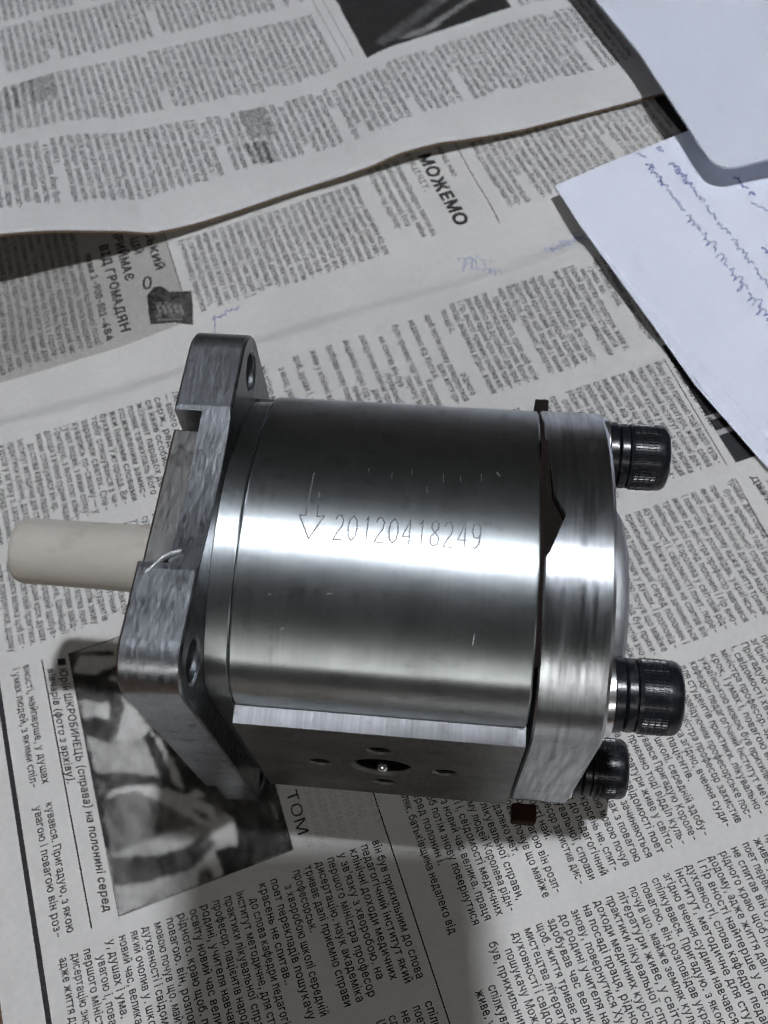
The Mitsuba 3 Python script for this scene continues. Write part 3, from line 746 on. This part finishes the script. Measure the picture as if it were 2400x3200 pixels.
# fine scratches and nicks left on the arched top
r = np.random.default_rng(12)
sv, sf = [], []
for i in range(12):
    x, y = r.uniform(9, 66), r.uniform(-34, 30)
    a = r.choice([r.normal(0.3, 0.25), r.normal(1.5, 0.2), r.normal(-0.5, 0.3)]); L = r.uniform(0.3, 1.5) if i % 8 else r.uniform(2, 3.5)
    t = np.linspace(0, 1, 7); bow = r.normal(0, 0.12) * L * t * (1 - t)
    cx_, cy_ = x + L * t * math.cos(a) - bow * math.sin(a), y + L * t * math.sin(a) + bow * math.cos(a)
    w = r.uniform(0.04, 0.10) * np.sqrt(np.maximum(np.sin(np.pi * np.clip(t, 0.03, 0.97)), 0))
    nx, ny = -math.sin(a), math.cos(a)
    for sg in (1, -1):
        px_, py_ = cx_ + sg * w * nx, cy_ + sg * w * ny
        sv += list(np.column_stack([px_, py_, z_top(py_) + 0.012]))
    o = len(sv) - 14
    for k in range(6):
        sf += [(o + k, o + k + 8, o + k + 1), (o + k, o + k + 7, o + k + 8)]
sm = trimesh.Trimesh(np.array(sv), np.array(sf), process=False)
pump(G + '__body__scratches', sm, 'scratch_metal', smooth=False); tag(G + '__body__scratches', kind='stuff')
# flange: plate with thick corner lugs, notched edges, four bolt holes, pilot ring and the shaft
WF, ZT, RF, TF = 44.26, 111.3, 9.0, 12.9
def rrect(w0, w1, z0, z1, r):
    return np.asarray(Polygon([(w0 + r, z0 + r), (w1 - r, z0 + r), (w1 - r, z1 - r), (w0 + r, z1 - r)]).buffer(r, 24).exterior.coords)[:-1]
def rplate(w0, w1, z0, z1, r, x0, x1, c):
    pts = []
    for xx, o in ((x0, c), (x0 + c, 0), (x1 - c, 0), (x1, c)):
        s = rrect(w0 + o, w1 - o, z0 + o, z1 - o, r - o); pts.append(np.column_stack([np.full(len(s), xx), s]))
    return m3.Manifold.hull_points(np.vstack(pts))
plate = rplate(-WF, WF, 0.2, ZT, RF, -6.6, 0.0, 0.5)
full = rplate(-WF, WF, 0.2, ZT, RF, -TF, -5.5, 0.6)
notch = box(-30, -6.5, -19.0, 18.2, 30, 140)                      # the top edge is thinner between the lugs
notch = notch + box(-30, -9.4, -60, 60, -5, 24)                     # the lower lugs are thinner
notch = notch + box(-30, -6.5, -19, 18.2, -10, 40)
lug = full - notch
flange = plate + lug
flange = flange - cyl_x(-30, 20, -0.5, ZT - 1.7 + 120, 120, n=720)      # the edge is hollowed between the lugs
for y in (-36, 36):
    for z in (9.6, 101.9):
        flange = flange - cyl_x(-20, 5, y, z, 4.5, n=64)
        flange = flange - cyl_x(-0.5, 0.1, y, z, 4.5, 5.1, n=64)
flange = flange - cyl_x(-14, -11, 0, 70.5, 16, n=96)
face = ((plate - cyl_x(-30, 20, -0.5, ZT - 1.7 + 120, 120, n=720)) ^ box(-0.2, 0.5, -60, 60, -5, 130)).translate([0.06, 0, 0])  # thin slab added to deepen the dark gap behind the flange
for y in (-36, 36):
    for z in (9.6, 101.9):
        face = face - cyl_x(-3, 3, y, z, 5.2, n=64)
pump(G + '__mounting_flange__back_face', face, 'dark_reflection_metal', smooth=32); tag(G + '__mounting_flange__back_face', 'rear face of the flange, its dark reflection put into the colour')
pilot = m3.Manifold.hull(box(-12.8, -5.5, -22, 14.6, 20, ZT - 3.0) + box(-12.2, -5.5, -22, 14.0, 20, ZT - 2.4)) - lug
pilot = pilot - cyl_x(-14, -11, 0, 70.5, 16, n=96)
kf = pump(G + '__mounting_flange', flange, 'flange_metal', smooth=32)
tag(kf, 'dull dark grey mounting flange, dirty and scratched, with bolt holes in its corners')
pump(G + '__mounting_flange__pilot', pilot, 'pilot_metal'); tag(G + '__mounting_flange__pilot', 'dirty brownish grey step between the lugs')
neck = prism(None, 0, XB0 - 0.25, 0.2, 0.3, lambda o: profile(38.3, R_BODY - 0.4, 14.3, o + 0.25))
neck = neck - box(-0.1, 4.9, 11.5, 60, 90, 130).translate([0, 0, 0]) + prism(None, 0, XB0 - 0.25, 0.2, 0.3, lambda o: profile(38.3, R_BODY - 0.4, 14.3, o + 1.3))
pump_brushed(G + '__mounting_flange__neck', neck, 'body_metal')
# a raised gouge on the edge of the near lug
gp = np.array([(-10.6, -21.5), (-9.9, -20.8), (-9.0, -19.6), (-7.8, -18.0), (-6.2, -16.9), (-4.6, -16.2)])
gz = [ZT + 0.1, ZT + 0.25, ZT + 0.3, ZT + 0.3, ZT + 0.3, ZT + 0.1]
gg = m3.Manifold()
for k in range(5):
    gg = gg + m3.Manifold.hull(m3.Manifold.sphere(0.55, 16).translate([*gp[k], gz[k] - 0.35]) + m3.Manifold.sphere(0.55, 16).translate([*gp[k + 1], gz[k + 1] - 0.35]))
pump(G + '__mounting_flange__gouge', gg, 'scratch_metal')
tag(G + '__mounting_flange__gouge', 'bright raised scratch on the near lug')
# the cream shaft sleeve
prof = [(-58.6, 0.0), (-58.6, 6.9), (-58.3, 7.6), (-57.7, 8.05), (-56.8, 8.3), (-40, 8.4), (-11.5, 8.6), (-11.5, 0.0)]
th = np.linspace(0, 2 * np.pi, 97)[:-1]
vs = np.array([(x, r_ * np.cos(t), 70.6 + r_ * np.sin(t)) for x, r_ in prof[1:-1] for t in th])
nr, n = len(prof) - 2, 96
fs = []
for i in range(nr - 1):
    for j in range(n):
        a, b_, c_, d_ = i * n + j, i * n + (j + 1) % n, (i + 1) * n + (j + 1) % n, (i + 1) * n + j
        fs += [(a, d_, c_), (a, c_, b_)]
vs = np.vstack([vs, [(-58.6, 0, 70.6), (-11.5, 0, 70.6)]])
for j in range(n):
    fs += [(nr * n, j, (j + 1) % n), (nr * n + 1, (nr - 1) * n + (j + 1) % n, (nr - 1) * n + j)]
sl = trimesh.Trimesh(vs, fs, process=False); sl.fix_normals()
ks = pump(G + '__shaft_sleeve', sl, 'cream_plastic', smooth=25)
tag(ks, 'cream plastic sleeve over the shaft')

# end cover with a vee nick at the joint, spot faces and rear boss
cover = prism(None, XC0, XC1, 0.4, 0.8, cover_pf)
nick = np.array([(XC0 - 1, 22.0), (XC0 + 0.4, 20.0), (XC0 + 1.7, 5.6), (XC0 + 4.2, 0.4), (XC0 + 1.0, -8.2), (XC0 - 1, -10.5)])
cover = cover - m3.Manifold.extrude(m3.CrossSection([nick[::-1]]), 40).translate([0, 0, ZTOP - 3.2])
boss = m3.Manifold.hull(sum((cyl_x(XC1 + 0.02, XC1 + 0.02 + d, 1.0, ZC, r_, n=160) for d, r_ in ((4.6, 28.0), (6.2, 27.2), (7.2, 25.6), (7.9, 22.0))), m3.Manifold()))
BOLTS = [(30.0, 84.1), (-30.0, 84.1), (-30.0, 22.2), (30.0, 22.2)]
for y, z in BOLTS:
    cover = cover - cyl_x(XC1 + 0.0, XC1 + 20, y, z, 9.4, n=72)
for y, z in BOLTS:
    boss = boss - cyl_x(XC1 - 1, XC1 + 20, y, z, 9.4, n=72)
pump(G + '__end_cover__boss', boss, 'boss_metal')
kc = pump_brushed(G + '__end_cover', cover, 'cover_metal')
tag(kc, 'brushed bright metal end cover with a vee shaped nick at the joint')
gk = prism(None, XB1 - 0.1, XC0 + 0.1, 0, 0, lambda o: profile(38.2, R_BODY - 0.6, 14.2, 0.6))
gk = gk + prism(np.array([(-41.9, 27), (-38, 27), (-38, 80), (-41.9, 78)]), XB1 - 0.1, XC0 + 0.6)
gk = gk + m3.Manifold.extrude(m3.CrossSection([(nick + [0, 0])[::-1]]), 37.6).translate([0, 0, ZTOP - 40]) ^ box(XB1 - 0.1, XC0 + 6, -30, 30, 60, 130)
gk = gk + box(XB1 + 0.1, XB1 + 3.4, 40.5, 45.2, 80.2, 84.5)
pump(G + '__gasket', gk, 'gasket_rubber'); tag(G + '__gasket', 'black gasket squeezed out at the joint')
st = rplate(-44.8, -40.0, 10.5, 16.5, 0.8, XB1 + 2.2, XC0 + 7.8, 0.4)
pump(G + '__seal_tab', st, 'seal_brown'); tag(G + '__seal_tab', 'reddish brown seal tab under the near side of the joint')

# four black socket head screws, each on a bright ring and two black washers
def knurled(x0, x1, r, teeth=68, depth=0.30):
    a = np.linspace(0, 2 * np.pi, teeth * 4 + 1)[:-1]
    rad = r - depth * np.array([0, 0, 1, 1] * teeth)
    return to_x(m3.Manifold.extrude(m3.CrossSection([np.stack([rad * np.cos(a), rad * np.sin(a)], 1)]), x1 - x0), x0)
for i, (y, z) in enumerate(BOLTS):
    x0 = XC1
    k = numbered(G + '__bolt')
    head = cyl_x(x0 + 6.6, x0 + 7.4, 0, 0, 7.7, 7.9) + cyl_x(x0 + 7.4, x0 + 12.8, 0, 0, 7.72)
    for q in range(4):
        head = head + knurled(x0 + 7.5 + q * 1.33, x0 + 8.55 + q * 1.33, 8.02)
    for a_, b_, r0, r1 in ((12.8, 14.2, 7.95, 7.9), (14.2, 15.0, 7.9, 7.65), (15.0, 15.6, 7.65, 7.1), (15.6, 15.8, 7.1, 6.6)):
        head = head + cyl_x(x0 + a_, x0 + b_, 0, 0, r0, r1)
    head = head + cyl_x(x0 - 2, x0 + 7, 0, 0, 4.6)
    hexa = np.array([(4.6 * math.cos(t), 4.6 * math.sin(t)) for t in np.arange(6) * math.pi / 3])
    head = head - to_x(m3.Manifold.extrude(m3.CrossSection([hexa]), 8), x0 + 10)
    head = head.rotate([17 * i, 0, 0]).translate([0, y, z])
    pump(k, head, 'black_oxide', smooth=28)
    ring = cyl_x(x0 + 0.02, x0 + 1.4, y, z, 9.0) - cyl_x(x0 - 1, x0 + 3, y, z, 4.8)
    pump(k + '__ring', ring, 'bright_metal')
    wa = m3.Manifold.hull(cyl_x(x0 + 1.45, x0 + 3.9, y, z, 7.6) + cyl_x(x0 + 1.8, x0 + 3.6, y, z, 8.1)) - cyl_x(x0, x0 + 6, y, z, 4.8)
    pump(k + '__washer', wa, 'black_oxide')
    sp = m3.Manifold.hull(cyl_x(x0 + 4.1, x0 + 6.5, y, z, 7.3) + cyl_x(x0 + 4.5, x0 + 6.1, y, z, 7.8)) - cyl_x(x0, x0 + 8, y, z, 4.8)
    pump(k + '__spring_washer', sp, 'black_oxide')
tag(G, 'metal gear pump lying on newspaper with a cream shaft sleeve and black bolts', 'pump')

# ------------------------------------------------------------------ outside the picture: the telephone that takes it, and the two lamps
def frame(v):
    """Axes right, up, back of the camera."""
    return EYE + v @ np.stack([CAM_R, -CAM_D, -CAM_F])
ph = m3.Manifold.hull(sum((m3.Manifold.cylinder(8.5, 8, 8, 32).translate([sx * 26 + 21, sy, 1.5]) for sx in (-1, 1) for sy in (79, -45)), m3.Manifold()))
pmesh = tm(ph); pmesh.vertices = frame(np.asarray(pmesh.vertices))
put('smartphone', pmesh, 'phone_shell', smooth=30); tag('smartphone', 'black smartphone held flat above the pump, outside the picture', 'smartphone')

def facing(mesh, pos, target):
    """Turn a mesh built along -z so that it faces target."""
    d = np.asarray(target, float) - pos; d /= np.linalg.norm(d)
    a = np.cross(d, [1, 0, 0] if abs(d[0]) < 0.9 else [0, 1, 0]); a /= np.linalg.norm(a); b = np.cross(d, a)
    mesh.vertices = pos + np.asarray(mesh.vertices) @ np.stack([b, np.cross(b, -d) * 1.0, -d])
    mesh.fix_normals()
    return mesh
aim = np.array([0, 110, 50.0])
shell = tm(m3.Manifold.cylinder(60, 60, 34, 48) - m3.Manifold.cylinder(56, 55, 30, 48).translate([0, 0, -1]))
put('ceiling_lamp', facing(shell, LAMP + [0, 0, 8], aim), 'lamp_shell', smooth=30)
tag('ceiling_lamp', 'small round lamp above the table, outside the picture', 'lamp')
bulb = trimesh.creation.icosphere(3, LAMP_R); bulb.apply_translation(LAMP + [0, 0, 22])
k = put('ceiling_lamp__bulb', bulb, 'lamp_shell', smooth=True)
scene[k]['emitter'] = {'type': 'area', 'radiance': rgb(0.96 * LAMP_L, 0.99 * LAMP_L, 1.06 * LAMP_L)}
hs = trimesh.creation.box((TUBE_W + 40, TUBE_H + 40, 30)); 
d = aim - TUBE; d /= np.linalg.norm(d)
ax = np.array([1.0, 0.0, 0.0]); ax = ax - d * (ax @ d); ax /= np.linalg.norm(ax); up = np.cross(d, ax)
def on_tube(m):
    m.vertices = TUBE + np.asarray(m.vertices) @ np.stack([ax, up, d]); m.fix_normals(); return m
hs.apply_translation((0, 0, -17)); put('wall_lamp', on_tube(hs), 'lamp_shell'); tag('wall_lamp', 'long flat lamp behind the photographer, outside the picture', 'lamp')
pv = np.array([(-TUBE_W / 2, -TUBE_H / 2, 0), (TUBE_W / 2, -TUBE_H / 2, 0), (TUBE_W / 2, TUBE_H / 2, 0), (-TUBE_W / 2, TUBE_H / 2, 0)], float)
pv = TUBE + pv @ np.stack([ax, up, d]); pf_ = np.array([[0, 1, 2], [0, 2, 3]])
nn = np.cross(pv[1] - pv[0], pv[2] - pv[0])
if nn @ d < 0: pf_ = pf_[:, ::-1]
k = put('wall_lamp__diffuser', (pv, pf_), 'lamp_shell')
scene[k]['emitter'] = {'type': 'area', 'radiance': rgb(1.0 * TUBE_L, 0.98 * TUBE_L, 0.94 * TUBE_L)}
